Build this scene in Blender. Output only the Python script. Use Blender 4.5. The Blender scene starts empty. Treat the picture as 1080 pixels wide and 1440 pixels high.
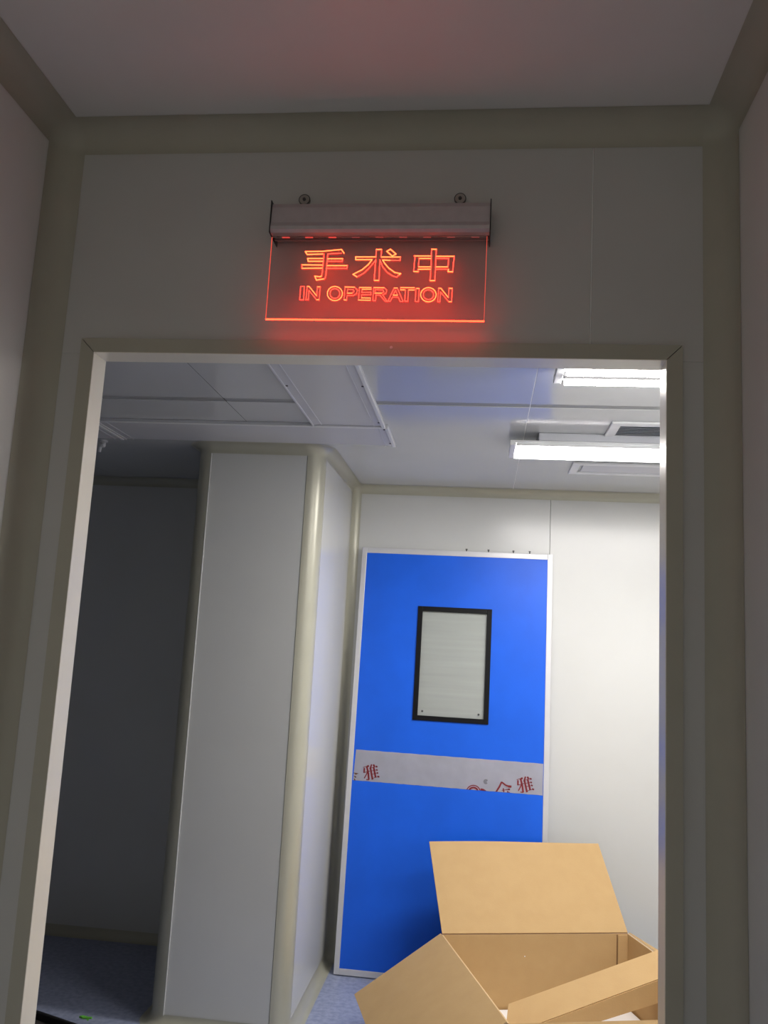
import bpy, bmesh, math, random
from mathutils import Vector, Matrix
random.seed(4)
S = bpy.context.scene
COL = S.collection

# ------------------------------------------------------------------ camera
cam_d = bpy.data.cameras.new('camera')
cam = bpy.data.objects.new('camera', cam_d)
COL.objects.link(cam)
cam_d.sensor_fit = 'HORIZONTAL'
cam_d.sensor_width = 24.0
cam_d.lens = 1207.56 / 1080 * 24.0
cam_d.clip_start = 0.02
_r = Vector((0.992563, 0.109555, 0.053070))
_u = Vector((-0.035122, -0.159698, 0.986541))
_f = Vector((-0.116556, 0.981068, 0.154663))
_m = Matrix((_r, _u, -_f)).transposed().to_4x4()
_m.translation = Vector((0, -1.9016, 1.5))
cam.matrix_world = _m
S.camera = cam

# ------------------------------------------------------------------ world, view, light levels
W = bpy.data.worlds.new('world')
S.world = W
W.use_nodes = True
W.node_tree.nodes['Background'].inputs[0].default_value = (1.0, 0.97, 0.87, 1)
W.node_tree.nodes['Background'].inputs[1].default_value = 0.66
S.view_settings.view_transform = 'Standard'
S.view_settings.look = 'None'
S.view_settings.exposure = 0.0
S.view_settings.gamma = 1.0
S.view_settings.use_curve_mapping = False
S.cycles.max_bounces = 10
S.cycles.diffuse_bounces = 6
S.cycles.use_denoising = True
S.cycles.sample_clamp_indirect = 6.0
LAMP_A = 42.0      # grille lamp near the pillar line
LAMP_B = 31.0      # grille lamp close to the doorway
LED = 1.4         # red modules inside the sign bar
ENGRAVE = 8.0

# ------------------------------------------------------------------ dimensions
XL, XR, H, R = -1.0978, 0.5353, 2.7484, 0.0637          # lobby in front of the doorway
OX0, OX1, OZ, CW, T = -0.9481, 0.3904, 2.1632, 0.0343, 0.0538
H2, YB, R2, Y1 = 2.3238, 2.4658, 0.0436, 1.592          # room behind
XCL, XCR, RT = -1.1719, -0.7523, 0.069
XSL, XSR = XCL - RT, XCR + RT
RXL, RXR = -3.7, 1.75
YREAR = -3.6

# ------------------------------------------------------------------ materials
def mat(name, col, rough=0.5, metal=0.0, spec=0.5, var=0.0, scale=8.0, bump=0.0, bscale=60.0, col2=None, coat=0.0):
    m = bpy.data.materials.new(name)
    m.use_nodes = True
    nt = m.node_tree
    b = nt.nodes['Principled BSDF']
    b.inputs['Base Color'].default_value = (*col, 1)
    b.inputs['Roughness'].default_value = rough
    b.inputs['Metallic'].default_value = metal
    b.inputs['Specular IOR Level'].default_value = spec
    b.inputs['Coat Weight'].default_value = coat
    tc = nt.nodes.new('ShaderNodeTexCoord')
    if var or col2:
        n = nt.nodes.new('ShaderNodeTexNoise')
        n.inputs['Scale'].default_value = scale
        n.inputs['Detail'].default_value = 5
        nt.links.new(tc.outputs['Object'], n.inputs['Vector'])
        r = nt.nodes.new('ShaderNodeValToRGB')
        r.color_ramp.elements[0].position = 0.35
        r.color_ramp.elements[1].position = 0.65
        c2 = col2 or tuple(c * (1 - var) for c in col)
        r.color_ramp.elements[0].color = (*c2, 1)
        r.color_ramp.elements[1].color = (*col, 1)
        nt.links.new(n.outputs['Fac'], r.inputs['Fac'])
        nt.links.new(r.outputs['Color'], b.inputs['Base Color'])
    if bump:
        n2 = nt.nodes.new('ShaderNodeTexNoise')
        n2.inputs['Scale'].default_value = bscale
        n2.inputs['Detail'].default_value = 3
        nt.links.new(tc.outputs['Object'], n2.inputs['Vector'])
        bp = nt.nodes.new('ShaderNodeBump')
        bp.inputs['Strength'].default_value = bump
        bp.inputs['Distance'].default_value = 0.002
        nt.links.new(n2.outputs['Fac'], bp.inputs['Height'])
        nt.links.new(bp.outputs['Normal'], b.inputs['Normal'])
    return m

def emit(name, col, strength, base=(0.8, 0.8, 0.8)):
    m = mat(name, base, 0.4)
    b = m.node_tree.nodes['Principled BSDF']
    b.inputs['Emission Color'].default_value = (*col, 1)
    b.inputs['Emission Strength'].default_value = strength
    return m

M_wall = mat('painted_panel', (0.67, 0.675, 0.655), 0.22, var=0.03, scale=3, bump=0.03, bscale=25)
M_ceil = mat('ceiling_panel', (0.62, 0.635, 0.64), 0.13, var=0.03, scale=3, bump=0.015, bscale=12)
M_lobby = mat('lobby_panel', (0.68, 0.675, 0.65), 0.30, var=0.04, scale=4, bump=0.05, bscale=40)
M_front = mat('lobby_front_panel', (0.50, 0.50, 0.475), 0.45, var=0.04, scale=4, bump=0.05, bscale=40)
M_alu = mat('champagne_aluminium', (0.40, 0.385, 0.31), 0.5, metal=0.0, spec=0.35, var=0.04, scale=10)
M_cove = mat('cream_aluminium_trim', (0.50, 0.49, 0.395), 0.33, metal=0.15, var=0.03, scale=10)
M_jamb = mat('satin_aluminium_jamb', (0.86, 0.81, 0.70), 0.30, metal=0.05, var=0.03, scale=6)
M_gap = mat('dark_joint', (0.10, 0.10, 0.10), 0.7)
M_joint = mat('grey_joint_strip', (0.33, 0.34, 0.34), 0.5)
M_wall_dimmed = mat('wall_darkened_to_cut_bounce', (0.30, 0.30, 0.29), 0.5, var=0.03)  # unseen left walls darkened to cut bounce, keeping the pillar recess dark
M_rib = mat('dark_reflector_rib', (0.05, 0.05, 0.055), 0.5)
M_house = mat('lamp_housing_grey', (0.55, 0.56, 0.60), 0.4)
M_lip = mat('pale_film_edge', (0.85, 0.85, 0.83), 0.4)
M_floor = mat('blue_grey_vinyl', (0.38, 0.42, 0.56), 0.42, col2=(0.26, 0.30, 0.44), scale=45, bump=0.05)
M_cover = mat('white_enamel_cover', (0.66, 0.665, 0.70), 0.35, var=0.02, scale=5)
M_white = mat('white_enamel', (0.84, 0.85, 0.86), 0.3)
M_blue = mat('blue_door_leaf', (0.010, 0.125, 0.78), 0.40, spec=0.3, var=0.10, scale=4, bump=0.04, bscale=90)
M_frame = mat('silver_door_frame', (0.66, 0.655, 0.67), 0.38, metal=0.25, var=0.03, scale=20)
M_black = mat('black_window_frame', (0.004, 0.004, 0.005), 0.5, spec=0.2)
M_card = mat('cardboard', (0.54, 0.36, 0.17), 0.75, col2=(0.52, 0.343, 0.16), scale=14, bump=0.15, bscale=160, spec=0.2)
M_flute = mat('cardboard_edge', (0.60, 0.43, 0.24), 0.85, spec=0.1)
M_film = mat('grey_protective_film', (0.70, 0.70, 0.75), 0.32, var=0.08, scale=14)
M_red = mat('red_print', (0.20, 0.006, 0.012), 0.5)
M_brown = mat('brown_print', (0.16, 0.07, 0.03), 0.5)
M_gprint = mat('grey_print', (0.20, 0.20, 0.23), 0.5)
M_bar = mat('brushed_sign_bar', (0.50, 0.46, 0.46), 0.38, metal=0.5, var=0.08, scale=40)
M_dark = mat('dark_plastic', (0.02, 0.02, 0.022), 0.45)
M_screw = mat('dark_screw', (0.07, 0.07, 0.07), 0.4, metal=0.6)
M_ring = mat('clear_plastic_cap', (0.30, 0.28, 0.25), 0.15, coat=0.5)
M_foam = mat('white_foam', (0.86, 0.85, 0.84), 0.8)
M_louvre = mat('grey_louvre', (0.50, 0.52, 0.58), 0.4)
M_duct = mat('dark_duct', (0.03, 0.035, 0.05), 0.8)
M_green = mat('green_plastic_scrap', (0.15, 0.55, 0.06), 0.5)
M_trayin = mat('grey_tray_lining', (0.045, 0.04, 0.038), 0.7)
M_tubeA = emit('lit_diffuser', (1.0, 0.965, 0.935), LAMP_A)
M_tubeB = emit('lit_tube', (1.0, 0.965, 0.935), LAMP_B)
M_led = emit('red_led', (1.0, 0.05, 0.03), LED)
M_leddim = emit('dim_red_led', (1.0, 0.012, 0.006), 0.25)
M_hi = emit('lit_engraving_bright', (1.0, 0.082, 0.020), ENGRAVE, (0.6, 0.1, 0.05))
M_lo = emit('lit_engraving', (1.0, 0.024, 0.014), ENGRAVE, (0.6, 0.1, 0.05))
M_edge = emit('lit_acrylic_bottom_edge', (1.0, 0.022, 0.007), 16.0, (0.6, 0.1, 0.05))
M_side = emit('lit_acrylic_side_edge', (1.0, 0.085, 0.05), 1.1, (0.6, 0.1, 0.05))

def glassy(name, tint, trans, rough, haze=0.0, hazecol=(0.6, 0.62, 0.6)):
    m = bpy.data.materials.new(name); m.use_nodes = True
    nt = m.node_tree; nt.nodes.clear()
    out = nt.nodes.new('ShaderNodeOutputMaterial')
    t = nt.nodes.new('ShaderNodeBsdfTransparent'); t.inputs[0].default_value = (*tint, 1)
    g = nt.nodes.new('ShaderNodeBsdfGlossy'); g.inputs['Roughness'].default_value = rough
    fr = nt.nodes.new('ShaderNodeFresnel'); fr.inputs[0].default_value = 1.45
    mx = nt.nodes.new('ShaderNodeMixShader')
    nt.links.new(fr.outputs[0], mx.inputs[0]); nt.links.new(t.outputs[0], mx.inputs[1]); nt.links.new(g.outputs[0], mx.inputs[2])
    last = mx
    if haze:
        d = nt.nodes.new('ShaderNodeBsdfDiffuse'); d.inputs[0].default_value = (*hazecol, 1)
        tc = nt.nodes.new('ShaderNodeTexCoord'); mp = nt.nodes.new('ShaderNodeMapping')
        mp.inputs['Scale'].default_value = (1.2, 1.2, 22)
        n = nt.nodes.new('ShaderNodeTexNoise'); n.inputs['Scale'].default_value = 1.6
        nt.links.new(tc.outputs['Object'], mp.inputs[0]); nt.links.new(mp.outputs[0], n.inputs['Vector'])
        mr = nt.nodes.new('ShaderNodeMapRange'); mr.inputs['From Min'].default_value = .3; mr.inputs['From Max'].default_value = .7
        mr.inputs['To Min'].default_value = haze - .03; mr.inputs['To Max'].default_value = min(1, haze + .03)
        nt.links.new(n.outputs['Fac'], mr.inputs['Value'])
        m2 = nt.nodes.new('ShaderNodeMixShader')
        nt.links.new(mr.outputs[0], m2.inputs[0]); nt.links.new(mx.outputs[0], m2.inputs[1]); nt.links.new(d.outputs[0], m2.inputs[2])
        last = m2
    nt.links.new(last.outputs[0], out.inputs[0])
    return m
M_acryl = glassy('clear_acrylic', (0.97, 0.90, 0.90), 1, 0.05)
M_glass = glassy('hazy_door_glass', (0.85, 0.88, 0.86), 1, 0.08, haze=0.62, hazecol=(0.56, 0.59, 0.56))

# ------------------------------------------------------------------ mesh helpers
def link(name, bm, m, parent=None, smooth=False, mats=None):
    me = bpy.data.meshes.new(name)
    bm.normal_update()
    bm.to_mesh(me); bm.free()
    for k in (mats or [m]):
        me.materials.append(k)
    if smooth:
        for p in me.polygons: p.use_smooth = True
    o = bpy.data.objects.new(name, me)
    COL.objects.link(o)
    if parent is not None: o.parent = parent
    return o

def thing(name, label, cat, loc=(0, 0, 0), rot=(0, 0, 0), group=None):
    o = bpy.data.objects.new(name, None); COL.objects.link(o)
    o.empty_display_size = 0.05
    o.location = loc; o.rotation_euler = rot
    o['label'] = label; o['category'] = cat
    if group: o['group'] = group
    return o

def struct(name, bm, m, parent=None, label=None, **k):
    o = link(name, bm, m, parent, **k)
    if parent is None: o['kind'] = 'structure'
    if label: o['label'] = label
    return o

def sempty(name, label):
    o = bpy.data.objects.new(name, None); COL.objects.link(o)
    o['kind'] = 'structure'; o['label'] = label
    return o

def box(bm, a, b, bev=0.0, mi=0):
    a = Vector(a); b = Vector(b)
    r = bmesh.ops.create_cube(bm, size=1.0)
    c = (a + b) / 2; s = b - a
    for v in r['verts']:
        v.co = Vector((v.co.x * s.x, v.co.y * s.y, v.co.z * s.z)) + c
    if bev > 0:
        es = list({e for v in r['verts'] for e in v.link_edges})
        rr = bmesh.ops.bevel(bm, geom=es, offset=bev, segments=2, affect='EDGES', profile=0.5)
        if mi:
            for f in rr['faces']: f.material_index = mi
    if mi:
        for v in r['verts']:
            if v.is_valid:
                for f in v.link_faces: f.material_index = mi
    return bm

def bx(a, b, bev=0.0):
    return box(bmesh.new(), a, b, bev)

def cyl(bm, p, q, r, n=16, r2=None):
    p = Vector(p); q = Vector(q); d = q - p
    rr = bmesh.ops.create_cone(bm, cap_ends=True, segments=n, radius1=r, radius2=r if r2 is None else r2, depth=d.length)
    mt = Matrix.Translation((p + q) / 2) @ d.to_track_quat('Z', 'Y').to_matrix().to_4x4()
    bmesh.ops.transform(bm, matrix=mt, verts=rr['verts'])
    return bm

def prism(bm, poly, ax, lo, hi):
    """poly: 2-D points in the two axes other than ax (in order), extruded from lo to hi on axis ax"""
    def mk(p, h):
        c = list(p); c.insert(ax, h); return Vector(c)
    a = [bm.verts.new(mk(p, lo)) for p in poly]; b = [bm.verts.new(mk(p, hi)) for p in poly]
    n = len(poly)
    bm.faces.new(a); bm.faces.new(list(reversed(b)))
    for i in range(n):
        bm.faces.new((a[i], b[i], b[(i + 1) % n], a[(i + 1) % n]))
    bmesh.ops.recalc_face_normals(bm, faces=bm.faces)
    return bm

def sweep(stations, prof, m, name, parent=None, back=0.004, label=None):
    """stations: (x, y, nx, ny); prof: (offset along n, z). Makes a thin closed-looking shell strip."""
    bm = bmesh.new()
    rows = []
    for (x, y, nx, ny) in stations:
        rows.append([bm.verts.new((x + nx * d, y + ny * d, z)) for d, z in prof])
    for a, b in zip(rows[:-1], rows[1:]):
        for i in range(len(prof) - 1):
            f = [a[i], a[i + 1], b[i + 1], b[i]]
            try: bm.faces.new(f)
            except ValueError: pass
    bmesh.ops.remove_doubles(bm, verts=bm.verts, dist=1e-6)
    return struct(name, bm, m, parent, smooth=True, label=label)

def cove_top(h, r, n=10):
    return [(0.0006 if i == 0 else r - r * math.cos(math.pi / 2 * i / n), (h - r + r * math.sin(math.pi / 2 * i / n)) - (0.0008 if i == n else 0)) for i in range(n + 1)]
def cove_base(r, n=8):
    return [(max(.0008, r - r * math.cos(math.pi / 2 * i / n)), max(.001, r - r * math.sin(math.pi / 2 * i / n))) for i in range(n + 1)]
def arc(cx, cy, r, a0, a1, sgn, n=8):
    """plan arc; outward normal sign: +1 convex (normal away from centre), -1 concave (towards centre)"""
    out = []
    for i in range(n + 1):
        a = math.radians(a0 + (a1 - a0) * i / n)
        out.append((cx + r * math.cos(a), cy + r * math.sin(a), sgn * math.cos(a), sgn * math.sin(a)))
    return out
def vert_cove(pts, z0, z1, m, name, label=None, parent=None):
    bm = bmesh.new()
    rows = [(bm.verts.new((x, y, z0)), bm.verts.new((x, y, z1))) for x, y in pts]
    for a, b in zip(rows[:-1], rows[1:]): bm.faces.new((a[0], b[0], b[1], a[1]))
    return struct(name, bm, m, parent, smooth=True, label=label)

# ------------------------------------------------------------------ structure: floor
fb = bx((RXL - .1, YREAR, -0.1), (RXR + .1, YB + .1, 0))
struct('floor', fb, M_floor, label='mottled blue-grey vinyl floor')

# lobby shell
wf = sempty('wall_front', 'grey panelled wall around the open doorway')
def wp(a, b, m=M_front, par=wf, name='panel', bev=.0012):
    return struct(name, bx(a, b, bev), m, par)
JX = 0.224
g = .0012
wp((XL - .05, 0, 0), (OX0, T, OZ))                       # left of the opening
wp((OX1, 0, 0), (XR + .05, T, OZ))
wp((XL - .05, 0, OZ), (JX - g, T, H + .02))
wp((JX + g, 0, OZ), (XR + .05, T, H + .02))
struct('joint', bx((JX - .004, .003, OZ), (JX + .004, T - .004, H)), M_lip, wf)
struct('wall_left', bx((XL - .05, YREAR, 0), (XL, 0, H + .02)), M_lobby, label='side wall of the dim lobby, left of the doorway')
struct('wall_right', bx((XR, YREAR, 0), (XR + .05, 0, H + .02)), M_lobby, label='side wall of the dim lobby, right of the doorway')
struct('ceiling', bx((XL - .05, YREAR, H), (XR + .05, T, H + .05)), M_lobby, label='dim lobby ceiling')
# lobby coves
k = 0
def nm():
    global k
    k += 1
    return 'trim_%d' % k
sweep([(XL + R, 0, 0, -1), (XR - R, 0, 0, -1)], cove_top(H, R), M_alu, nm(), label='curved cove between the lobby ceiling and the doorway wall')
sweep([(XL, YREAR, 1, 0), (XL, -R, 1, 0)], cove_top(H, R), M_alu, nm(), label='curved cove along the left edge of the lobby ceiling')
sweep([(XR, -R, -1, 0), (XR, YREAR, -1, 0)], cove_top(H, R), M_alu, nm(), label='curved cove along the right edge of the lobby ceiling')
vert_cove([(p[0], p[1]) for p in arc(XL + R, -R, R - .0006, 90, 180, -1)], 0, H - R, M_alu, nm(), 'curved cove in the left corner of the lobby')
vert_cove([(p[0], p[1]) for p in arc(XR - R, -R, R - .0006, 0, 90, -1)], 0, H - R, M_alu, nm(), 'curved cove in the right corner of the lobby')
sweep(arc(XL + R, -R, R, 90, 180, -1), cove_top(H, R), M_alu, nm(), label='rounded corner piece of the lobby coves, left')
sweep(arc(XR - R, -R, R, 0, 90, -1), cove_top(H, R), M_alu, nm(), label='rounded corner piece of the lobby coves, right')

# doorway lining and casing, mitred
dr = sempty('door_1', 'open doorway with satin aluminium casing')
def casing(name, poly, label=None):
    bm = prism(bmesh.new(), poly, 1, -0.012, 0.0)
    struct(name, bm, M_alu, dr, label=label)
e = .0012
casing('casing', [(OX0 - CW, 0), (OX0, 0), (OX0, OZ - e), (OX0 - CW, OZ + CW - e)])
casing('casing', [(OX1, 0), (OX1 + CW, 0), (OX1 + CW, OZ + CW - e), (OX1, OZ - e)])
casing('casing', [(OX0 + e, OZ), (OX1 - e, OZ), (OX1 + CW - e, OZ + CW), (OX0 - CW + e, OZ + CW)])
struct('lining', bx((OX0 - .001, -.0118, 0), (OX0 + .0015, T + .001, OZ)), M_jamb, dr)
struct('lining', bx((OX1 - .0015, -.0118, 0), (OX1 + .001, T + .001, OZ)), M_jamb, dr)
struct('lining', bx((OX0 + .0015, -.0118, OZ - .0015), (OX1 - .0015, T + .001, OZ + .001)), M_jamb, dr)
bmr = cyl(bmesh.new(), (-.228, -.0125, 2.183), (-.228, -.0145, 2.183), .0035, 12)
struct('screw', bmr, M_frame, dr)

# ------------------------------------------------------------------ structure: inner room
struct('wall_room_front', bx((RXL, T + .0005, 0), (OX0 - CW, T + .02, H2)), M_wall_dimmed, label='doorway wall seen from inside the room, left part')  # out of view; greyed so less light bounces into the recess
struct('wall_room_front', bx((OX1 + CW, T + .0005, 0), (RXR, T + .02, H2)), M_wall, label='doorway wall seen from inside the room, right part')
struct('wall_room_front', bx((OX0 - CW, T + .0005, OZ + .02), (OX1 + CW, T + .02, H2)), M_wall, label='doorway wall seen from inside the room, above the opening')
struct('wall_room_left', bx((RXL - .05, T, 0), (RXL, YB, H2)), M_wall_dimmed, label='far left wall of the room')  # unseen wall, colour lowered to hold back bounce light
struct('wall_room_right', bx((RXR, T, 0), (RXR + .05, YB, H2)), M_wall, label='far right wall of the room')
wb = sempty('wall_back', 'pale panelled back wall of the room')
xs = [RXL, -2.67, XSL - .01]
for a, b in zip([RXL, -2.2], [-2.2 - .0015, XSL]):
    struct('panel', bx((a, YB, 0), (b, YB + .05, H2), .001), M_wall, wb)
xs = [XSR - .02, 0.331, 1.331, RXR]
for a, b in zip(xs[:-1], xs[1:]):
    struct('panel', bx((a + .0008, YB, 0), (b - .0008, YB + .05, H2), .001), M_wall, wb)
struct('backing', bx((RXL, YB + .04, 0), (RXR, YB + .07, H2)), M_joint, wb)

# pillar
pil = sempty('wall_pillar', 'boxed-in grey pillar with rounded corner trims')
yt = Y1 + RT
struct('panel', bx((XCL + .002, Y1 + .001, 0), (XCR - .002, Y1 + .03, H2), .0008), M_wall, pil)
struct('panel', bx((XSR - .03, yt + .002, 0), (XSR, YB, H2)), M_wall, pil)
struct('panel', bx((XSL, yt + .002, 0), (XSL + .03, YB, H2)), M_wall, pil)
struct('backing', bx((XCL - .03, Y1 + .02, 0), (XCR + .03, yt + .02, H2)), M_gap, pil)
vert_cove([(p[0], p[1]) for p in arc(XCR, yt, RT, -90, 0, 1, 14)], 0, H2, M_cove, 'corner_trim', parent=pil)
vert_cove([(p[0], p[1]) for p in arc(XCL, yt, RT, 180, 270, 1, 14)], 0, H2, M_cove, 'corner_trim', parent=pil)
struct('film_edge', bx((XCL - .001, Y1 - .0022, .04), (XCL + .0018, Y1 + .002, H2 - R2)), M_lip, pil, label='pale film edge along the left side')

# room coves: ceiling and base, wrapping the pillar
def path():
    P = []
    c = R2
    P.append(('straight', [(RXL, YB, 0, -1), (XSL - c, YB, 0, -1)]))
    P.append(('corner', arc(XSL - c, YB - c, c, 90, 0, -1)))
    P.append(('straight', [(XSL, YB - c, -1, 0), (XSL, yt, -1, 0)]))
    P.append(('corner', arc(XCL, yt, RT, 180, 270, 1, 14)))
    P.append(('straight', [(XCL, Y1, 0, -1), (XCR, Y1, 0, -1)]))
    P.append(('corner', arc(XCR, yt, RT, -90, 0, 1, 14)))
    P.append(('straight', [(XSR, yt, 1, 0), (XSR, YB - c, 1, 0)]))
    P.append(('corner', arc(XSR + c, YB - c, c, 180, 90, -1)))
    P.append(('straight', [(XSR + c, YB, 0, -1), (RXR, YB, 0, -1)]))
    return P
where = ['along the dark wall', 'in the dark corner', 'on the dark side of the pillar', 'around the left pillar corner', 'across the pillar front',
         'around the right pillar corner', 'on the lit side of the pillar', 'in the corner behind the blue door', 'along the lit back wall']
for (kind, st), w in zip(path(), where):
    sweep(st, cove_top(H2, R2), M_cove, nm(), label='ceiling cove ' + w)
for (kind, st), w in zip(path(), where):
    sweep(st, cove_base(R2), M_cove, nm(), label='base cove ' + w)
vert_cove([(p[0], p[1]) for p in arc(XSR + R2, YB - R2, R2 - .0005, 180, 90, -1)], R2, H2 - R2, M_cove, nm(), 'vertical cove between pillar and lit back wall')
vert_cove([(p[0], p[1]) for p in arc(XSL - R2, YB - R2, R2 - .0005, 90, 0, -1)], R2, H2 - R2, M_cove, nm(), 'vertical cove between pillar and dark wall')

# room ceiling: panels with recessed joints
ce = sempty('ceiling_room', 'glossy pale panelled ceiling of the room')
cx = [RXL, -1.977, -0.919, 0.139, 1.197, RXR]
for a, b in zip(cx[:-1], cx[1:]):
    for (y0, y1) in ((T, .905), (.948, YB + .02)):
        struct('panel', bx((a + .0012, y0, H2), (b - .0012, y1, H2 + .03), .0008), M_ceil, ce)
for xx in cx[1:-1]:
    struct('joint_strip', bx((xx - .0012, T, H2 + .0004), (xx + .0012, YB, H2 + .004)), M_gap if xx < 0 else M_lip, ce)
struct('joint_strip', bx((RXL, .9045, H2 + .0022), (RXR, .9485, H2 + .02)), M_joint, ce)
struct('backing', bx((RXL, T, H2 + .02), (RXR, YB + .05, H2 + .06)), M_joint, ce)

# ------------------------------------------------------------------ ceiling covers
def cover(x0, x1, y0, y1, label, lips, screws):
    t = thing('ceiling_cover', label, 'ceiling panel', ((x0 + x1) / 2, (y0 + y1) / 2, H2), group=None)
    ox, oy = (x0 + x1) / 2, (y0 + y1) / 2
    def L(a, b, z0, z1, bev=.001):
        return bx((a[0] - ox, a[1] - oy, z0), (b[0] - ox, b[1] - oy, z1), bev)
    link('sheet', L((x0, y0), (x1, y1), -.010, -.0002, .002), M_cover, t)
    w = .014; d = .022
    if 'r' in lips:
        link('lip', L((x1 - w, y0), (x1, y1), -.017, -.0101, .0025), M_white, t)
        link('rib', L((x1 - .045, y0), (x1 - .040, y1), -.0125, -.0101, .001), M_cover, t)
    if 'l' in lips:
        link('lip', L((x0, y0), (x0 + w * .6, y1), -.015, -.0101, .0025), M_cover, t)
        link('rib', L((x0 + .034, y0), (x0 + .039, y1), -.0125, -.0101, .001), M_cover, t)
    if 'f' in lips:
        link('lip', L((x0 + w, y0), (x1 - w, y0 + w), -.015, -.0101, .0025), M_white, t)
    if 'b' in lips:
        link('lip', L((x0 + w, y1 - w * .6), (x1 - w, y1), -.0145, -.0101, .0025), M_cover, t)
    for sx, sy in screws:
        link('screw', cyl(bmesh.new(), (sx - ox, sy - oy, -.0101), (sx - ox, sy - oy, -.0122), .0042, 10), M_screw, t)
    return t
cover(-.660, -.381, .075, 1.208, 'long narrow white ceiling cover running towards the pillar', 'lrb', [(-.648, .715), (-.400, .707), (-.400, 1.15), (-.648, .25), (-.4, .25)])
cover(-1.528, -.371, 1.211, 1.512, 'wide white ceiling cover lying crosswise just in front of the pillar', 'lrf', [(-.39, 1.47), (-.39, 1.25)])
cover(-2.690, -1.532, 1.211, 1.512, 'white ceiling cover partly hidden by the left door jamb', 'lrf', [(-1.55, 1.47)])

# ------------------------------------------------------------------ ceiling lamps
def lamp(label, x0, y0, y1, lit, solid):
    t = thing('ceiling_lamp', label, 'lamp', (x0, (y0 + y1) / 2, H2))
    w = (y1 - y0) / 2; L = 1.22; d = .045
    # housing: shallower tray against the ceiling
    link('housing', box(bmesh.new(), (.105, -w + .002, -d + .0142), (L - .105, w - .02, -.0003), .003), M_house, t)
    link('base_plate', bx((.0, -w, -d + .004), (L, w, -d + .0138), .002), M_white, t)
    for s in (0, 1):
        x = .0 if s == 0 else L - .022
        link('end_cap', bx((x, -w - .003, -d - .006), (x + .022, w + .003, -d + .0038), .002), M_white, t)
    for yy in ((-w, w - .003) if solid else ()):
        link('side_lip', bx((.0225, yy, -d - .0075), (L - .0225, yy + .003, -d + .0037), .0008), M_white, t)
    if solid:
        bm = bmesh.new()
        n = 12
        rows = []
        for xx in (.022, L - .022):
            rows.append([bm.verts.new((xx, -w + .004 + 2 * (w - .004) * i / n, -d + .003 - .010 * math.sin(math.pi * i / n) ** .5)) for i in range(n + 1)])
        for i in range(n): bm.faces.new((rows[0][i], rows[0][i + 1], rows[1][i + 1], rows[1][i]))
        bm.faces.new(rows[0]); bm.faces.new(list(reversed(rows[1])))
        bmesh.ops.recalc_face_normals(bm, faces=bm.faces)
        link('diffuser', bm, lit, t)
    else:
        for yy in (-w * .78, 0, w * .78):
            link('tube', cyl(bmesh.new(), (.03, yy, -d - .004), (L - .03, yy, -d - .004), w * .13, 20), lit, t, smooth=False)
        for yy in (-w * .40, w * .40):
            link('reflector_rib', bx((.023, yy - .011, -d - .010), (L - .023, yy + .011, -d + .0036), .001), M_rib, t)
    link('screw', cyl(bmesh.new(), (.140, 0.0, -d - .0075), (.140, 0.0, -d - .0105), .0045, 12), M_screw, t)
    return t
lamp('lit ceiling lamp with a glowing white diffuser, between the two air grilles', .086, 1.275, 1.500, M_tubeA, True)
lamp('nearer ceiling lamp with three slim tubes, just behind the door head', .182, .300, .515, M_tubeB, False)

# ------------------------------------------------------------------ grilles
def grille(label, x0, y0, y1, L, open_):
    t = thing('air_grille', label, 'vent', (x0, y0, H2))
    D = y1 - y0; w = .036; z = -.009
    for a, b in (((0, 0), (L, w)), ((0, D - w), (L, D)), ((0, w + .0004), (w, D - w - .0004)), ((L - w, w + .0004), (L, D - w - .0004))):
        link('frame', bx((a[0], a[1], z), (b[0], b[1], -.0003), .003), M_white, t)
    if open_:
        link('duct', bx((w, w, -.0016), (L - w, D - w, -.0004)), M_duct, t)
        n = 7
        for i in range(n):
            y = w + (D - 2 * w) * (i + .5) / n
            bm = bx((w, -.0085, -.0006), (L - w, .0085, .0006))
            bmesh.ops.transform(bm, matrix=Matrix.Translation((0, y, -.0062)) @ Matrix.Rotation(math.radians(18), 4, 'X'), verts=bm.verts)
            link('louvre', bm, M_louvre, t)
    else:
        link('face_panel', bx((w + .012, w + .008, -.006), (L - w - .012, D - w - .008, -.0003), .002), M_cover, t)
    return t
grille('air grille with dark louvres, in front of the glowing lamp', .432, 1.092, 1.312, .60, True)
grille('blank white air grille behind the glowing lamp, nearest the back wall', .367, 1.755, 1.978, .60, False)

# pipe stub near the left jamb
pp = thing('pipe_elbow', 'small white pipe elbow hanging from the dark ceiling beside the left jamb', 'pipe', (-1.665, 1.60, H2))
bm = cyl(bmesh.new(), (0, 0, -.0002), (0, 0, -.006), .017, 16)
link('flange', bm, M_cover, pp)
bm = cyl(bmesh.new(), (0, 0, -.0061), (0, 0, -.022), .009, 14)
cyl(bm, (.004, 0, -.020), (-.016, 0, -.024), .009, 14)
bmesh.ops.create_uvsphere(bm, u_segments=12, v_segments=8, radius=.0095, matrix=Matrix.Translation((0, 0, -.021)))
cyl(bm, (-.014, 0, -.018), (-.016, 0, -.050), .0075, 14)
link('elbow', bm, M_cover, pp, smooth=True)

# ------------------------------------------------------------------ lit sign
SY = -.050
sg = thing('hanging_sign', 'red edge-lit acrylic sign reading IN OPERATION above the doorway', 'sign', (-.266, -.05, 2.2))
def S3(x, z, y=0.0): return (x + .266, y, z - 2.2)
def sb(x0, x1, z0, z1, y0, y1, bev=0.0): return bx((x0 + .266, y0, z0 - 2.2), (x1 + .266, y1, z1 - 2.2), bev)
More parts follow.
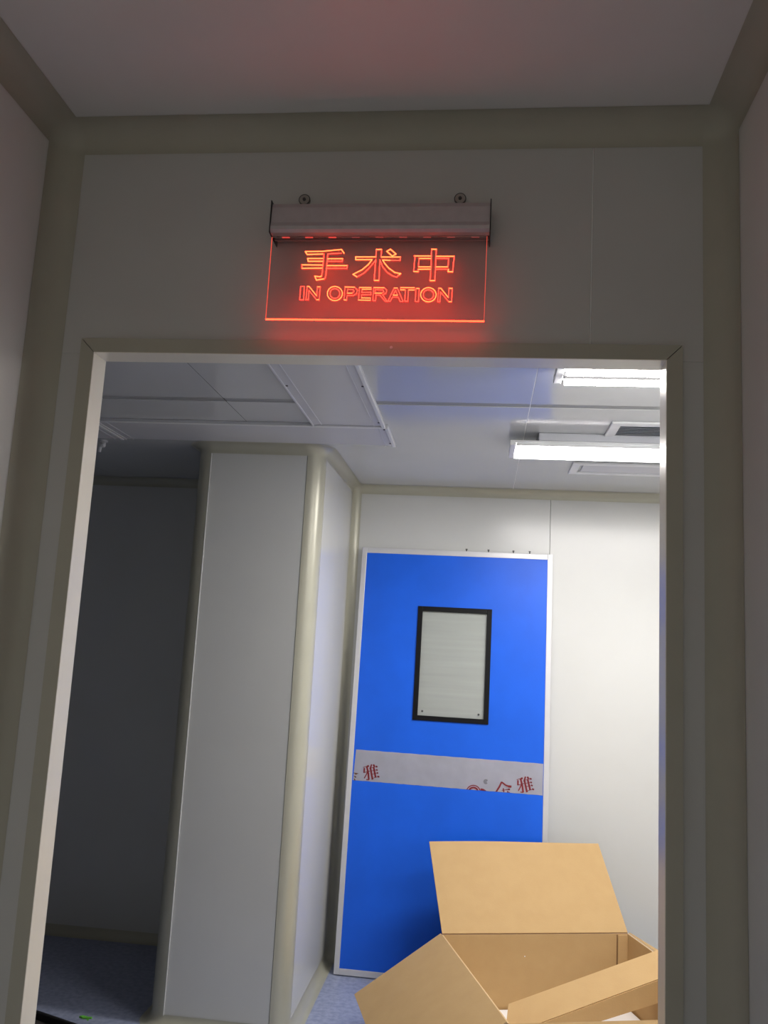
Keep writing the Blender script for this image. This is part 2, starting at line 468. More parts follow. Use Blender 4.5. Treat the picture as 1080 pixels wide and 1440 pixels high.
# metal bar: rounded front profile (y, z)
prof = [(-.0035, 2.438), (-.020, 2.438), (-.026, 2.444), (-.0265, 2.452), (-.0235, 2.462), (-.022, 2.500), (-.019, 2.510), (-.012, 2.514), (.0495, 2.514), (.0495, 2.475), (.026, 2.475), (.026, 2.440), (.022, 2.440), (.022, 2.480), (-.0035, 2.480)]
bm = bmesh.new()
prism(bm, [(y, z - 2.2) for y, z in prof], 0, -.519 + .266, -.012 + .266)
link('bar', bm, M_bar, sg)
for x0, x1 in ((-.5215, -.5192), (-.0118, -.0095)):
    link('bar_end_cap', sb(x0, x1, 2.436, 2.516, -.0275, .0495, .0008), M_dark, sg)
# plate
PX0, PX1, PZ0, PZ1 = -.520, -.0165, 2.233, 2.4375
link('acrylic_plate', sb(PX0 + .001, PX1 - .001, PZ0 + .002, PZ1, -.0018, .0018), M_acryl, sg)
link('bottom_edge', sb(PX0, PX1, PZ0, PZ0 + .0022, -.002, .002), M_edge, sg)
link('side_edge', sb(PX0 - .0003, PX0 + .0010, PZ0 + .0022, PZ1, -.0019, .0019), M_side, sg)
link('side_edge', sb(PX1 - .0010, PX1 - .0001, PZ0 + .0022, PZ1, -.0019, .0019), M_side, sg)
for i in range(9):
    x = -.488 + i * .0555
    link('led', sb(x - .009, x + .009, 2.4385, 2.4402, .003, .007), M_led if i < 3 else M_leddim, sg)
# wall caps carrying the bar
for x in (-.459, -.084):
    c = thing('wall_cap', 'round clear plastic cap on the wall above the %s end of the red sign' % ('left' if x < -.3 else 'right'), 'fixing', (x, 0, 2.555))
    bm = cyl(bmesh.new(), (0, -.0002, 0), (0, -.009, 0), .0135, 24, .0125)
    link('cap', bm, M_ring, c)
    bm = bmesh.new()
    n = 24
    for i in range(n):
        a0, a1 = 2 * math.pi * i / n, 2 * math.pi * (i + 1) / n
        cyl(bm, (.0130 * math.cos(a0), -.0085, .0130 * math.sin(a0)), (.0130 * math.cos(a1), -.0085, .0130 * math.sin(a1)), .0012, 6)
    link('rim', bm, M_screw, c)
    link('hub', cyl(bmesh.new(), (0, -.0092, 0), (0, -.012, 0), .004, 12), M_screw, c)

SIGN = [(1,[(-0.4373,2.4),(-0.3979,2.4006),(-0.3521,2.4052),(-0.3454,2.396)]),
(1,[(-0.4373,2.4),(-0.4324,2.3928)]),
(1,[(-0.4324,2.3928),(-0.395,2.3941)]),
(0,[(-0.3838,2.3941),(-0.3516,2.3964)]),
(1,[(-0.3943,2.383),(-0.4305,2.383)]),
(1,[(-0.4305,2.383),(-0.429,2.376)]),
(1,[(-0.429,2.376),(-0.3938,2.3761)]),
(1,[(-0.383,2.3823),(-0.3476,2.3824)]),
(0,[(-0.3476,2.3824),(-0.3485,2.3761),(-0.3839,2.3761)]),
(1,[(-0.3938,2.3667),(-0.4432,2.3673)]),
(0,[(-0.4432,2.3673),(-0.4426,2.3588)]),
(1,[(-0.4426,2.3588),(-0.394,2.3592)]),
(1,[(-0.3844,2.3654),(-0.3361,2.3655)]),
(0,[(-0.3361,2.3655),(-0.3363,2.3588),(-0.3852,2.3587)]),
(0,[(-0.3925,2.3941),(-0.393,2.3732),(-0.3938,2.3524),(-0.3947,2.3421)]),
(1,[(-0.3946,2.3401),(-0.3982,2.3379),(-0.4107,2.3394)]),
(1,[(-0.4107,2.3394),(-0.4063,2.3297),(-0.3885,2.3328)]),
(0,[(-0.3885,2.3328),(-0.3856,2.3356),(-0.3846,2.3486),(-0.3843,2.3667),(-0.3838,2.3941)]),
(1,[(-0.3176,2.3869),(-0.2702,2.387)]),
(1,[(-0.3176,2.3869),(-0.3172,2.3801)]),
(1,[(-0.3172,2.3801),(-0.279,2.3801)]),
(1,[(-0.2579,2.3867),(-0.2133,2.3867)]),
(0,[(-0.2133,2.3867),(-0.2135,2.3786),(-0.2361,2.3786)]),
(1,[(-0.2544,2.3792),(-0.2361,2.3786)]),
(0,[(-0.2702,2.387),(-0.2706,2.4051)]),
(1,[(-0.2706,2.4051),(-0.258,2.4051)]),
(0,[(-0.258,2.4051),(-0.2585,2.387)]),
(1,[(-0.2458,2.4006),(-0.2375,2.4057)]),
(1,[(-0.2375,2.4057),(-0.224,2.3941)]),
(1,[(-0.224,2.3941),(-0.2323,2.3889),(-0.2458,2.4006)]),
(1,[(-0.279,2.3801),(-0.287,2.3682),(-0.301,2.3553),(-0.3213,2.3442)]),
(1,[(-0.3213,2.3442),(-0.3117,2.3378)]),
(0,[(-0.3117,2.3378),(-0.2956,2.3475),(-0.2818,2.363),(-0.2698,2.3799)]),
(0,[(-0.2704,2.3798),(-0.2713,2.3296)]),
(1,[(-0.2713,2.3296),(-0.2603,2.3294)]),
(0,[(-0.2603,2.3294),(-0.2606,2.3799)]),
(0,[(-0.2606,2.3799),(-0.2536,2.3631),(-0.2418,2.349),(-0.2292,2.3407),(-0.2193,2.3375)]),
(0,[(-0.2193,2.3375),(-0.2147,2.3433)]),
(1,[(-0.2106,2.3462),(-0.2248,2.349),(-0.2387,2.3593),(-0.2478,2.3695),(-0.2544,2.3792)]),
(1,[(-0.2106,2.3462),(-0.2147,2.3433)]),
(1,[(-0.1817,2.3892),(-0.1423,2.3892)]),
(1,[(-0.132,2.3885),(-0.0898,2.3885)]),
(0,[(-0.1817,2.3892),(-0.1798,2.3877),(-0.1811,2.3517)]),
(1,[(-0.1811,2.3514),(-0.1702,2.3511)]),
(0,[(-0.1702,2.3511),(-0.1717,2.3568)]),
(0,[(-0.0898,2.3885),(-0.091,2.3736),(-0.0919,2.3509)]),
(1,[(-0.0919,2.3509),(-0.1027,2.3513),(-0.1017,2.357)]),
(1,[(-0.1426,2.3832),(-0.1703,2.3832)]),
(0,[(-0.1703,2.3832),(-0.1708,2.3633)]),
(1,[(-0.1708,2.3627),(-0.1417,2.3628)]),
(0,[(-0.1318,2.3836),(-0.1022,2.3832),(-0.1034,2.3628)]),
(1,[(-0.1034,2.3628),(-0.1315,2.3628)]),
(1,[(-0.1711,2.3568),(-0.1421,2.3572)]),
(0,[(-0.1312,2.3572),(-0.1017,2.357)]),
(0,[(-0.1423,2.3892),(-0.1424,2.4057)]),
(1,[(-0.1424,2.4057),(-0.1313,2.4054)]),
(0,[(-0.1313,2.4054),(-0.132,2.3885),(-0.1315,2.3628),(-0.1318,2.3295)]),
(1,[(-0.1318,2.3295),(-0.1427,2.3295)]),
(0,[(-0.1427,2.3295),(-0.1419,2.3608),(-0.1423,2.3892)]),
(0,[(-0.4424,2.314),(-0.4336,2.3141),(-0.4332,2.2816),(-0.4425,2.2815),(-0.4424,2.314)]),
(0,[(-0.4276,2.2816),(-0.427,2.3141)]),
(1,[(-0.427,2.3141),(-0.4224,2.3141),(-0.4031,2.2911)]),
(0,[(-0.4031,2.2911),(-0.4031,2.3133)]),
(1,[(-0.4031,2.3133),(-0.3963,2.3133)]),
(0,[(-0.3963,2.3133),(-0.397,2.2818)]),
(1,[(-0.397,2.2818),(-0.4029,2.2818)]),
(0,[(-0.4029,2.2818),(-0.4223,2.3045),(-0.422,2.2817),(-0.4286,2.2816)]),
(1,[(-0.3434,2.2972),(-0.3439,2.2918),(-0.3461,2.287),(-0.3497,2.2832),(-0.3544,2.2807),(-0.3598,2.2798),(-0.3653,2.2806),(-0.3703,2.283),(-0.3745,2.2868),(-0.3773,2.2916),(-0.3785,2.297),(-0.378,2.3024),(-0.3758,2.3072),(-0.3721,2.3111),(-0.3674,2.3136),(-0.362,2.3144),(-0.3565,2.3136),(-0.3515,2.3112),(-0.3473,2.3074),(-0.3445,2.3025),(-0.3434,2.2972)]),
(0,[(-0.3494,2.2972),(-0.3498,2.2935),(-0.3512,2.2901),(-0.3536,2.2875),(-0.3567,2.2858),(-0.3602,2.2852),(-0.3637,2.2857),(-0.367,2.2874),(-0.3697,2.29),(-0.3716,2.2933),(-0.3724,2.297),(-0.372,2.3007),(-0.3706,2.3041),(-0.3683,2.3067),(-0.3652,2.3084),(-0.3616,2.309),(-0.3581,2.3085),(-0.3548,2.3068),(-0.3521,2.3042),(-0.3502,2.3008),(-0.3494,2.2972)]),
(0,[(-0.3387,2.2819),(-0.3382,2.3132)]),
(1,[(-0.3382,2.3132),(-0.3157,2.3127)]),
(0,[(-0.3157,2.3127),(-0.3089,2.306),(-0.3102,2.2974),(-0.3173,2.2925),(-0.332,2.2925)]),
(0,[(-0.332,2.2925),(-0.3328,2.2813)]),
(1,[(-0.3328,2.2813),(-0.3387,2.2819)]),
(1,[(-0.3323,2.2982),(-0.3204,2.2983)]),
(0,[(-0.3204,2.2983),(-0.3166,2.3022),(-0.319,2.3069),(-0.3316,2.3073),(-0.3323,2.2982)]),
(0,[(-0.3051,2.2817),(-0.3043,2.3122)]),
(1,[(-0.3043,2.3122),(-0.2771,2.312)]),
(1,[(-0.2769,2.3081),(-0.298,2.308)]),
(0,[(-0.298,2.308),(-0.2984,2.3003),(-0.2773,2.3005)]),
(0,[(-0.277,2.2947),(-0.2985,2.2946),(-0.2986,2.2869)]),
(1,[(-0.2986,2.2869),(-0.2775,2.2867)]),
(1,[(-0.2772,2.2813),(-0.3051,2.2817)]),
(0,[(-0.2771,2.312),(-0.2769,2.3081)]),
(0,[(-0.2773,2.3005),(-0.277,2.2947)]),
(0,[(-0.2775,2.2867),(-0.2772,2.2813)]),
(0,[(-0.2717,2.2804),(-0.2712,2.312)]),
(1,[(-0.2712,2.312),(-0.2469,2.3117)]),
(0,[(-0.2469,2.3117),(-0.2407,2.3064),(-0.2425,2.2987),(-0.2496,2.2945),(-0.2388,2.2793),(-0.2333,2.2793)]),
(1,[(-0.2681,2.2986),(-0.2516,2.2987)]),
(0,[(-0.2516,2.2987),(-0.2473,2.3025),(-0.2502,2.3067),(-0.2676,2.3072),(-0.2681,2.2986)]),
(0,[(-0.2707,2.2804),(-0.2653,2.2804),(-0.2651,2.2938),(-0.2559,2.2939),(-0.2433,2.2793),(-0.2388,2.2793)]),
(0,[(-0.2369,2.2793),(-0.224,2.3113)]),
(1,[(-0.224,2.3113),(-0.2167,2.3113)]),
(0,[(-0.2167,2.3113),(-0.2019,2.279),(-0.2087,2.2789),(-0.2138,2.2894),(-0.2265,2.2893),(-0.2315,2.2793),(-0.2369,2.2793)]),
(1,[(-0.2255,2.2941),(-0.2153,2.2941)]),
(0,[(-0.2255,2.2941),(-0.2206,2.3055),(-0.2153,2.2941)]),
(1,[(-0.2095,2.3123),(-0.1774,2.3121)]),
(1,[(-0.2092,2.3069),(-0.1993,2.307)]),
(1,[(-0.1911,2.3067),(-0.1775,2.3067)]),
(0,[(-0.2095,2.3123),(-0.2092,2.3069)]),
(0,[(-0.1993,2.307),(-0.1978,2.3066),(-0.1983,2.2796),(-0.191,2.2792),(-0.1911,2.3067)]),
(0,[(-0.1771,2.3067),(-0.1731,2.3106)]),
(1,[(-0.1731,2.3106),(-0.1664,2.3102)]),
(0,[(-0.1664,2.3102),(-0.1668,2.2792),(-0.1744,2.2792),(-0.1739,2.3068)]),
(1,[(-0.1272,2.2956),(-0.1278,2.2903),(-0.1301,2.2856),(-0.1338,2.2818),(-0.1386,2.2793),(-0.144,2.2784),(-0.1495,2.2792),(-0.1545,2.2816),(-0.1586,2.2854),(-0.1614,2.2901),(-0.1625,2.2954),(-0.1619,2.3007),(-0.1596,2.3055),(-0.1558,2.3093),(-0.151,2.3118),(-0.1456,2.3126),(-0.1401,2.3118),(-0.135,2.3094),(-0.131,2.3056),(-0.1282,2.3009),(-0.1272,2.2956)]),
(0,[(-0.1329,2.2956),(-0.1333,2.2919),(-0.1349,2.2886),(-0.1374,2.286),(-0.1406,2.2843),(-0.1443,2.2837),(-0.148,2.2843),(-0.1514,2.2859),(-0.1541,2.2885),(-0.1559,2.2918),(-0.1567,2.2954),(-0.1563,2.2991),(-0.1547,2.3024),(-0.1522,2.305),(-0.149,2.3067),(-0.1453,2.3073),(-0.1416,2.3067),(-0.1382,2.3051),(-0.1355,2.3025),(-0.1336,2.2992),(-0.1329,2.2956)]),
(0,[(-0.123,2.279),(-0.1221,2.3112)]),
(1,[(-0.1221,2.3112),(-0.1172,2.3112),(-0.0992,2.2891)]),
(0,[(-0.0992,2.2891),(-0.0987,2.3113)]),
(1,[(-0.0987,2.3113),(-0.0912,2.311)]),
(0,[(-0.0912,2.311),(-0.0917,2.2792)]),
(1,[(-0.0917,2.2792),(-0.0979,2.2791)]),
(0,[(-0.0979,2.2791),(-0.1177,2.3023),(-0.118,2.279),(-0.123,2.279)])]
YA = [(0.0023, [(0.0761, 0.9185), (0.1005, 0.9271)]), (0.0066, [(0.0964, 0.925), (0.102, 0.9273)]), (0.0058, [(0.082, 0.9162), (0.0821, 0.8952)]), (0.0023, [(0.0825, 0.8952), (0.1097, 0.9044)]), (0.0066, [(0.094, 0.9234), (0.1028, 0.893), (0.1069, 0.8659)]), (0.0035, [(0.0951, 0.8642), (0.1076, 0.8638)]), (0.0039, [(0.0994, 0.9), (0.0927, 0.885), (0.0851, 0.8699)]), (0.0054, [(0.1163, 0.935), (0.11, 0.9135)]), (0.0066, [(0.1116, 0.9191), (0.1246, 0.8672)]), (0.0066, [(0.125, 0.9347), (0.1302, 0.9277)]), (0.0066, [(0.1267, 0.9238), (0.1393, 0.8773)]), (0.0019, [(0.1145, 0.9193), (0.1389, 0.9269)]), (0.0058, [(0.1369, 0.9282), (0.1438, 0.9259)]), (0.0019, [(0.1173, 0.9049), (0.1428, 0.9121)]), (0.0054, [(0.1399, 0.9119), (0.1457, 0.9105)]), (0.0019, [(0.1212, 0.8902), (0.1466, 0.8978)]), (0.0054, [(0.1436, 0.8985), (0.1495, 0.8968)]), (0.0019, [(0.1253, 0.8718), (0.1515, 0.8809)]), (0.0058, [(0.1485, 0.8819), (0.1563, 0.8803)])]
JIN = [(0.0062, [(0.738, 0.8977), (0.7283, 0.8757), (0.7143, 0.8523)]), (0.0054, [(0.738, 0.8977), (0.7575, 0.8849), (0.7761, 0.8791)]), (0.0078, [(0.7705, 0.8805), (0.7827, 0.8803)]), (0.0047, [(0.7466, 0.8699), (0.7514, 0.8436)]), (0.0023, [(0.7398, 0.8605), (0.7746, 0.8672)]), (0.0054, [(0.7691, 0.8669), (0.7764, 0.8667)]), (0.0023, [(0.7329, 0.8458), (0.7768, 0.8543)]), (0.0047, [(0.7664, 0.8581), (0.7734, 0.8452)]), (0.0035, [(0.6397, 0.8475), (0.6381, 0.8536), (0.6354, 0.8591), (0.6315, 0.864), (0.6267, 0.8681), (0.6211, 0.8711), (0.615, 0.8729), (0.6085, 0.8735), (0.602, 0.8729), (0.5957, 0.871), (0.5899, 0.868), (0.5848, 0.8639), (0.5806, 0.859), (0.5774, 0.8534), (0.5755, 0.8473), (0.5748, 0.8411)]), (0.0062, [(0.6294, 0.8458), (0.6281, 0.8505), (0.6258, 0.8548), (0.6224, 0.8584), (0.6183, 0.8611), (0.6136, 0.8629), (0.6085, 0.8635), (0.6034, 0.863), (0.5985, 0.8614), (0.5941, 0.8587), (0.5903, 0.8552), (0.5875, 0.851), (0.5858, 0.8463), (0.5852, 0.8414)]), (0.0086, [(0.6421, 0.8571), (0.6521, 0.856), (0.6627, 0.8507)])]
FRAG = [(0.0054, [(0.0388, 0.8863), (0.0465, 0.8869)]), (0.0027, [(0.0318, 0.8899), (0.0531, 0.8884)]), (0.0047, [(0.0367, 0.8756), (0.0438, 0.8706)]), (0.0047, [(0.0356, 0.8628), (0.0408, 0.8577)])]
COP = [(0.0039, [(0.6689, 0.89), (0.6665, 0.8884), (0.6636, 0.8879), (0.6609, 0.8886), (0.6587, 0.8903), (0.6576, 0.8928), (0.6576, 0.8956), (0.6589, 0.8982), (0.6612, 0.9), (0.664, 0.9008), (0.6668, 0.9003), (0.6691, 0.8987)]), (0.0031, [(0.6657, 0.8934), (0.6641, 0.8925), (0.6625, 0.8933), (0.6624, 0.895), (0.6638, 0.8961), (0.6655, 0.8956)])]

CHB = [-0.329, -0.2]
ENB = [-0.431, -0.387, -0.341, -0.307, -0.275, -0.239, -0.21, -0.177, -0.164, -0.126]
glyphs = {}
for b, pts in SIGN:
    zc = sum(p[1] for p in pts) / len(pts); xc = (min(p[0] for p in pts) + max(p[0] for p in pts)) / 2
    row = 0 if zc > 2.322 else 1
    key = (row, sum(xc > v_ for v_ in (CHB, ENB)[row]))
    glyphs.setdefault(key, []).append((b, pts))
for key in sorted(glyphs):
    bm = bmesh.new()
    for b, pts in glyphs[key]:
        w = (.00115 if b else .00095) * (1 if key[0] == 0 else .8)
        for (x0, z0), (x1, z1) in zip(pts[:-1], pts[1:]):
            p = Vector((x0 + .266, 0, z0 - 2.2)); q = Vector((x1 + .266, 0, z1 - 2.2))
            d = q - p
            if d.length < 1e-5: continue
            d.normalize(); n = Vector((-d.z, 0, d.x)) * w
            p -= d * w * .6; q += d * w * .6
            vs = [(p + n), (q + n), (q - n), (p - n)]
            f = [bm.verts.new((v.x, -.0024, v.z)) for v in vs]; h = [bm.verts.new((v.x, -.0019, v.z)) for v in vs]
            fs_ = [bm.faces.new(f), bm.faces.new(list(reversed(h)))]
            for i in range(4): fs_.append(bm.faces.new((f[i], h[i], h[(i + 1) % 4], f[(i + 1) % 4])))
            for ff in fs_: ff.material_index = b
    bmesh.ops.recalc_face_normals(bm, faces=bm.faces)
    link('engraved_character' if key[0] == 0 else 'engraved_letter', bm, None, sg, mats=[M_lo, M_hi])

# ------------------------------------------------------------------ blue door leaning on the back wall
DW, DH, DL = .9573, 1.9965, .0722
dd = thing('loose_door', 'blue door leaf with silver edge frame, leaning against the back wall', 'door', (-.6155, 2.2763, .0045), (-DL, 0, -.0114))
TH = .045
fw_ = .0255
def dbx(u0, u1, v0, v1, y0, y1, bev=0.0): return bx((u0, y0, v0), (u1, y1, v1), bev)
link('frame', dbx(0, fw_, 0, DH, 0, TH, .002), M_frame, dd)
link('frame', dbx(DW - fw_, DW, 0, DH, 0, TH, .002), M_frame, dd)
link('frame', dbx(fw_, DW - fw_, DH - fw_ - .002, DH, .0003, TH, .002), M_frame, dd)
link('frame', dbx(fw_, DW - fw_, 0, fw_ + .002, .0003, TH, .002), M_frame, dd)
# leaf with window opening
wu0, wu1, wv0, wv1 = .301, .667, 1.156, 1.709
bm = bmesh.new()
u = [fw_, wu0 + .006, wu1 - .006, DW - fw_]; v = [fw_ + .002, wv0 + .006, wv1 - .006, DH - fw_ - .002]
for i in range(3):
    for j in range(3):
        if i == 1 and j == 1: continue
        box(bm, (u[i], .0025, v[j]), (u[i + 1], TH - .0025, v[j + 1]))
bmesh.ops.remove_doubles(bm, verts=bm.verts, dist=1e-6)
# drop the interior faces shared by two blocks
seen = {}
for f in bm.faces: seen.setdefault(tuple(sorted(x.index for x in f.verts)), []).append(f)
bm.verts.index_update()
seen = {}
for f in bm.faces: seen.setdefault(tuple(sorted(x.index for x in f.verts)), []).append(f)
bmesh.ops.delete(bm, geom=[f for l in seen.values() if len(l) > 1 for f in l], context='FACES_ONLY')
link('leaf', bm, M_blue, dd)
wn = bpy.data.objects.new('vision_window', None); COL.objects.link(wn); wn.parent = dd
bw = .0235
for nme, (a, b, c, d_) in zip('abcd', ((wu0, wu0 + bw, wv0, wv1), (wu1 - bw, wu1, wv0, wv1), (wu0 + bw, wu1 - bw, wv1 - bw, wv1), (wu0 + bw, wu1 - bw, wv0, wv0 + bw))):
    link('black_border', dbx(a, b, c, d_, -.004, TH + .004, .0015), M_black, wn)
link('pane', dbx(wu0 + bw, wu1 - bw, wv0 + bw, wv1 - bw, .008, .012), M_glass, wn)
link('pane', dbx(wu0 + bw, wu1 - bw, wv0 + bw, wv1 - bw, TH - .012, TH - .008), M_glass, wn)
for sx in (.3465, .6185):
    link('screw', cyl(bmesh.new(), (sx, .0078, 1.2), (sx, .0055, 1.2), .005, 12), M_screw, wn)
for ux in (.529, .639, .763, .8435):
    bm = cyl(bmesh.new(), (ux, .012, DH), (ux, .012, DH + .010), .0035, 10)
    cyl(bm, (ux, .012, DH + .0101), (ux, .012, DH + .014), .0055, 10)
    link('pin', bm, M_screw, dd)
# film strip with red lettering
bm = bmesh.new()
N = 40
top = [(.036 + (.930 - .036) * i / N, .9995 - .006 * i / N + .0006 * math.sin(i * 1.7)) for i in range(N + 1)]
bot = [(.0305 + (.930 - .0305) * i / N, .8565 - .0055 * i / N + .0006 * math.sin(i * 2.3 + 1)) for i in range(N + 1)]
for lst in (top, bot): pass
tv = [bm.verts.new((a, .0018, b)) for a, b in top]; bv = [bm.verts.new((a, .0018, b)) for a, b in bot]
for i in range(N): bm.faces.new((bv[i], bv[i + 1], tv[i + 1], tv[i]))
bmesh.ops.solidify(bm, geom=list(bm.faces), thickness=-.0006)
bmesh.ops.recalc_face_normals(bm, faces=bm.faces)
fs = link('film_strip', bm, M_film, dd)
fs['label'] = 'grey protective film remnant with red lettering'
def inkobj(name, sets, mt, du=0.0, dv=0.0):
    bm = bmesh.new()
    for w, pts in sets:
        if mt is M_gprint: w *= 1.9
        pts = [(a + du, b + dv) for a, b in pts]
        n = len(pts)
        for i in range(n - 1):
            p = Vector((pts[i][0], 0, pts[i][1])); q = Vector((pts[i + 1][0], 0, pts[i + 1][1]))
            d = (q - p)
            if d.length < 1e-6: continue
            d.normalize(); s = Vector((-d.z, 0, d.x)) * w * .62
            q2 = q + d * w * .25; p2 = p - d * w * .1
            bm.faces.new([bm.verts.new((x.x, .0005 - .00001 * i, x.z)) for x in (p2 + s, q2 + s, q2 - s, p2 - s)])
    bmesh.ops.bisect_plane(bm, geom=list(bm.verts) + list(bm.edges) + list(bm.faces), plane_co=(0, 0, .8565 - .0035 * (1 if du or name != 'x' else 0)), plane_no=(0, 0, -1), clear_outer=True)
    bmesh.ops.bisect_plane(bm, geom=list(bm.verts) + list(bm.edges) + list(bm.faces), plane_co=(.0305, 0, 0), plane_no=(-1, 0, 0), clear_outer=True)
    bmesh.ops.recalc_face_normals(bm, faces=bm.faces)
    return link(name, bm, mt, fs)
inkobj('red_character', YA, M_red)
inkobj('red_character', YA, M_red, .7320, -.0055)
inkobj('red_character', JIN, M_red)
inkobj('brown_character', FRAG, M_brown)
inkobj('registered_mark', COP, M_gprint)

# ------------------------------------------------------------------ cardboard box
BW, BD, BH, BR = .8124, .83, .36, .2962
cb = thing('cardboard_box', 'large open brown cardboard box standing in front of the blue door', 'box', (-.1142, 1.8131, .001), (0, 0, BR))
# local frame: x along the back wall of the box, -y towards the camera
tk = .0055
def slab(name, o, e1, e2, l1, l2, mt=M_card, parent=cb, thick=tk, wav=0.0, label=None, taper=0.0, seed=0):
    """sheet spanned by unit vectors e1, e2 from o, thickness along e1 x e2, paler cut edges"""
    e1 = Vector(e1).normalized(); e2 = Vector(e2).normalized(); n = e1.cross(e2).normalized()
    o = Vector(o); bm = bmesh.new()
    rnd = random.Random(seed)
    NU, NV = 10, 6
    grid = []
    for side in (0, 1):
        g_ = []
        for i in range(NU + 1):
            row = []
            for j in range(NV + 1):
                a = i / NU; b = j / NV
                aa = a * l1 + (taper * b * (1 - 2 * a))
                bend = wav * math.sin(math.pi * a) * b * b + wav * .35 * math.sin(2.2 * math.pi * a + seed) * b
                row.append(bm.verts.new(o + e1 * aa + e2 * (b * l2) + n * (bend + (thick if side else 0))))
            g_.append(row)
        grid.append(g_)
    for s, g_ in enumerate(grid):
        for i in range(NU):
            for j in range(NV):
                f = [g_[i][j], g_[i + 1][j], g_[i + 1][j + 1], g_[i][j + 1]]
                bm.faces.new(f)
    A, B = grid
    rim = [(i, 0) for i in range(NU)] + [(NU, j) for j in range(NV)] + [(i, NV) for i in range(NU, 0, -1)] + [(0, j) for j in range(NV, 0, -1)]
    for q in range(len(rim)):
        (i0, j0), (i1, j1) = rim[q], rim[(q + 1) % len(rim)]
        f = bm.faces.new((A[i0][j0], A[i1][j1], B[i1][j1], B[i0][j0]))
        f.material_index = 1
    bmesh.ops.recalc_face_normals(bm, faces=bm.faces)
    ob = link(name, bm, None, parent, mats=[mt, M_flute])
    if label: ob['label'] = label
    return ob
X, Y, Z = Vector((1, 0, 0)), Vector((0, 1, 0)), Vector((0, 0, 1))
slab('side_wall', (0, 0, 0), X, Z, BW, BH, seed=1)                       # back (thickness to -y)
slab('side_wall', (0, -BD, 0), X, Z, BW, BH, seed=2)
slab('side_wall', (0, -BD + tk, 0), Y, Z, BD - 2 * tk, BH, seed=3)
slab('side_wall', (BW - tk, -BD + tk, 0), Y, Z, BD - 2 * tk, BH, seed=4)
slab('bottom', (tk, -BD + tk, 0), X, Y, BW - 2 * tk, BD - 2 * tk, seed=5)
ph, th = .7877, -.5741
slab('flap', (0.002, .001, BH + .001), X, (0, math.cos(ph), math.sin(ph)), BW - .006, .4128, wav=.006, taper=.004, seed=6, label='back flap standing up and leaning towards the door')
slab('flap', (-.001, -BD + .004, BH + .001), Y, (-math.cos(th), 0, math.sin(th)), BD - .006, .4088, wav=-.004, taper=.004, seed=7, label='left flap hanging outwards')
slab('flap', (BW + .001, -.004, BH + .001), -Y, (math.cos(.5), 0, -math.sin(.5)), BD - .006, .40, wav=.004, seed=8, label='right flap hanging outwards behind the jamb')
slab('flap', (BW - .002, -BD - .001, BH + .001), -X, (0, -math.cos(1.1), -math.sin(1.1)), BW - .006, .33, wav=.004, seed=9, label='front flap hanging down')
# glued corner tab inside the right back corner
link('glue_tab', bx((BW - .050, -tk - .0045, .01), (BW - tk - .0005, -tk - .0005, BH - .004), .001), M_card, cb)
link('crease_line', bx((BW - .054, -tk - .0022, .01), (BW - .0515, -tk - .0004, BH - .002)), M_brown, cb)
link('bottom_tape', bx((.02, -BD / 2 - .025, tk + .0003), (BW - .02, -BD / 2 + .025, tk + .0010)), M_flute, cb)

link('crease_line', box(bmesh.new(), (.004, -.0062, BH + .0022), (BW - .006, -.0050, BH + .0034)), M_brown, cb)
pt_ = Vector((0.002, .001, BH + .001)); fu = Vector((0, math.cos(ph), math.sin(ph))); fn = X.cross(fu)
for a_, b_, s_ in ((.315, .115, .0030), (.320, .004, .0035), (.352, -.085, .0022)):
    c_ = pt_ + X * a_ + (fu * b_ - fn * .004 if b_ > 0 else Vector((0, -.009, b_)))
    link('paint_fleck', box(bmesh.new(), c_ - Vector((s_, .0008, s_)), c_ + Vector((s_, .0008, s_)), .0006), M_foam, cb)
# white foam sheet in the box
fm = thing('foam_sheet', 'white foam sheet lying on the bottom of the cardboard box', 'packaging', (-.1142, 1.8131, .007), (0, 0, BR))
link('sheet', bx((.012, -BD + .012, .0), (BW - .012, -.012, .072), .006), M_foam, fm)
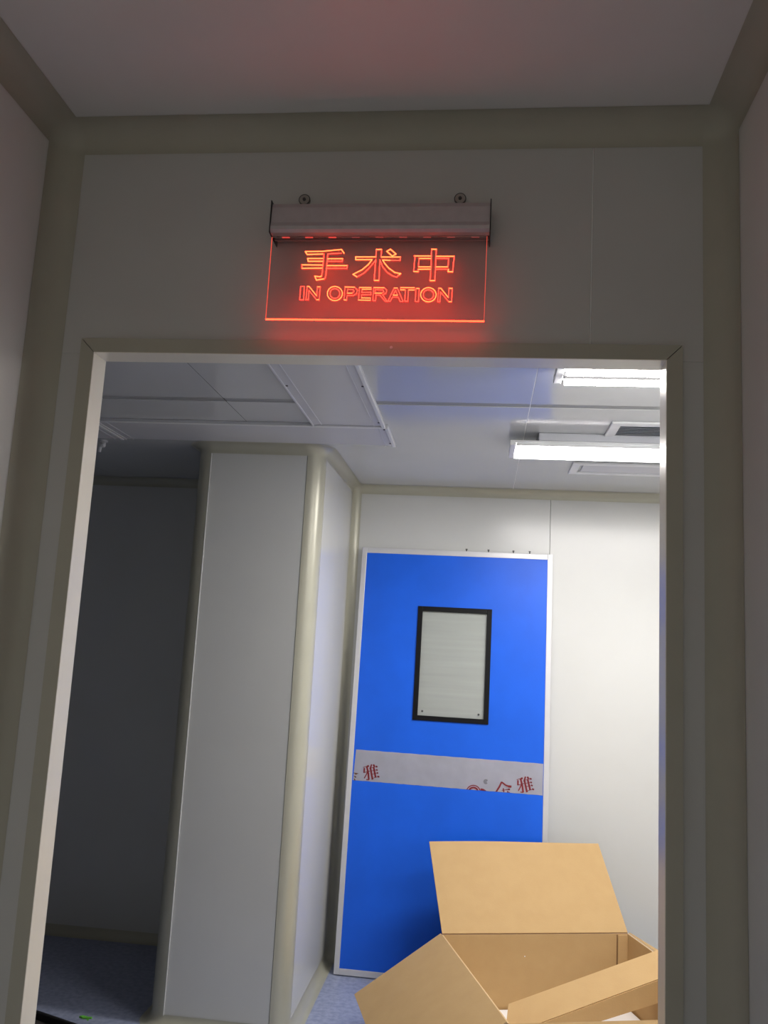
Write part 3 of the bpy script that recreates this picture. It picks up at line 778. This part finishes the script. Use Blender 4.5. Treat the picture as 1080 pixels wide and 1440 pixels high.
# folded cardboard strip lying diagonally in the box
A_ = Vector((.153, 1.603, .200)); B_ = Vector((.734, 1.796, .380)); w_ = Vector((-.015, -.116, -.065))
ax = (B_ - A_)
ext = A_ + ax * 1.22
fp = thing('cardboard_angle', 'folded brown cardboard strip lying diagonally across the open box', 'packaging', tuple(A_))
Lx = ax.length * 1.22
slab('top_face', (0, 0, 0), w_, ax, w_.length, Lx, parent=fp, thick=.004, seed=11)
bm = bmesh.new()
a0 = w_.copy(); b0 = w_ + ax * 1.22
dn = Vector((.0, .035, -1)).normalized()
q = [a0, b0, b0 + dn * .088, a0 + dn * .050]
nn = (b0 - a0).cross(dn).normalized() * .004
f = [bm.verts.new(v_) for v_ in q]; h = [bm.verts.new(v_ - nn) for v_ in q]
bm.faces.new(f); bm.faces.new(list(reversed(h)))
for i in range(4): bm.faces.new((f[i], h[i], h[(i + 1) % 4], f[(i + 1) % 4]))
bmesh.ops.recalc_face_normals(bm, faces=bm.faces)
link('front_face', bm, M_card, fp)

# ------------------------------------------------------------------ black tray, bottom left
tr = thing('floor_tray', 'black plastic tray on the blue floor left of the pillar, cut by the frame', 'tray', (-1.62, 1.36, .001), (0, 0, -.36))
tw, td, thh = .50, .30, .035
link('base', bx((-tw / 2 + .008, -td / 2 + .008, .0005), (tw / 2 - .008, td / 2 - .008, .006)), M_trayin, tr)
for a, b in (((-tw / 2, td / 2 - .012), (tw / 2, td / 2)), ((-tw / 2, -td / 2), (tw / 2, -td / 2 + .012)), ((-tw / 2, -td / 2 + .0125), (-tw / 2 + .012, td / 2 - .0125)), ((tw / 2 - .012, -td / 2 + .0125), (tw / 2, td / 2 - .0125))):
    link('rim', bx((a[0], a[1], 0), (b[0], b[1], thh), .004), M_dark, tr)
gs = bmesh.new()
prev = None
for i in range(7):
    a = i * .9
    p = Vector((.007 * i * math.cos(a), .007 * i * math.sin(a) * .6, .003 + .003 * i))
    if prev is not None: cyl(gs, prev, p, .0042, 8)
    prev = p
go = link('plastic_scrap', gs, M_green)
go.location = (-1.44, 1.50, .030)
go['label'] = 'curl of bright green plastic on the black tray'; go['category'] = 'scrap'
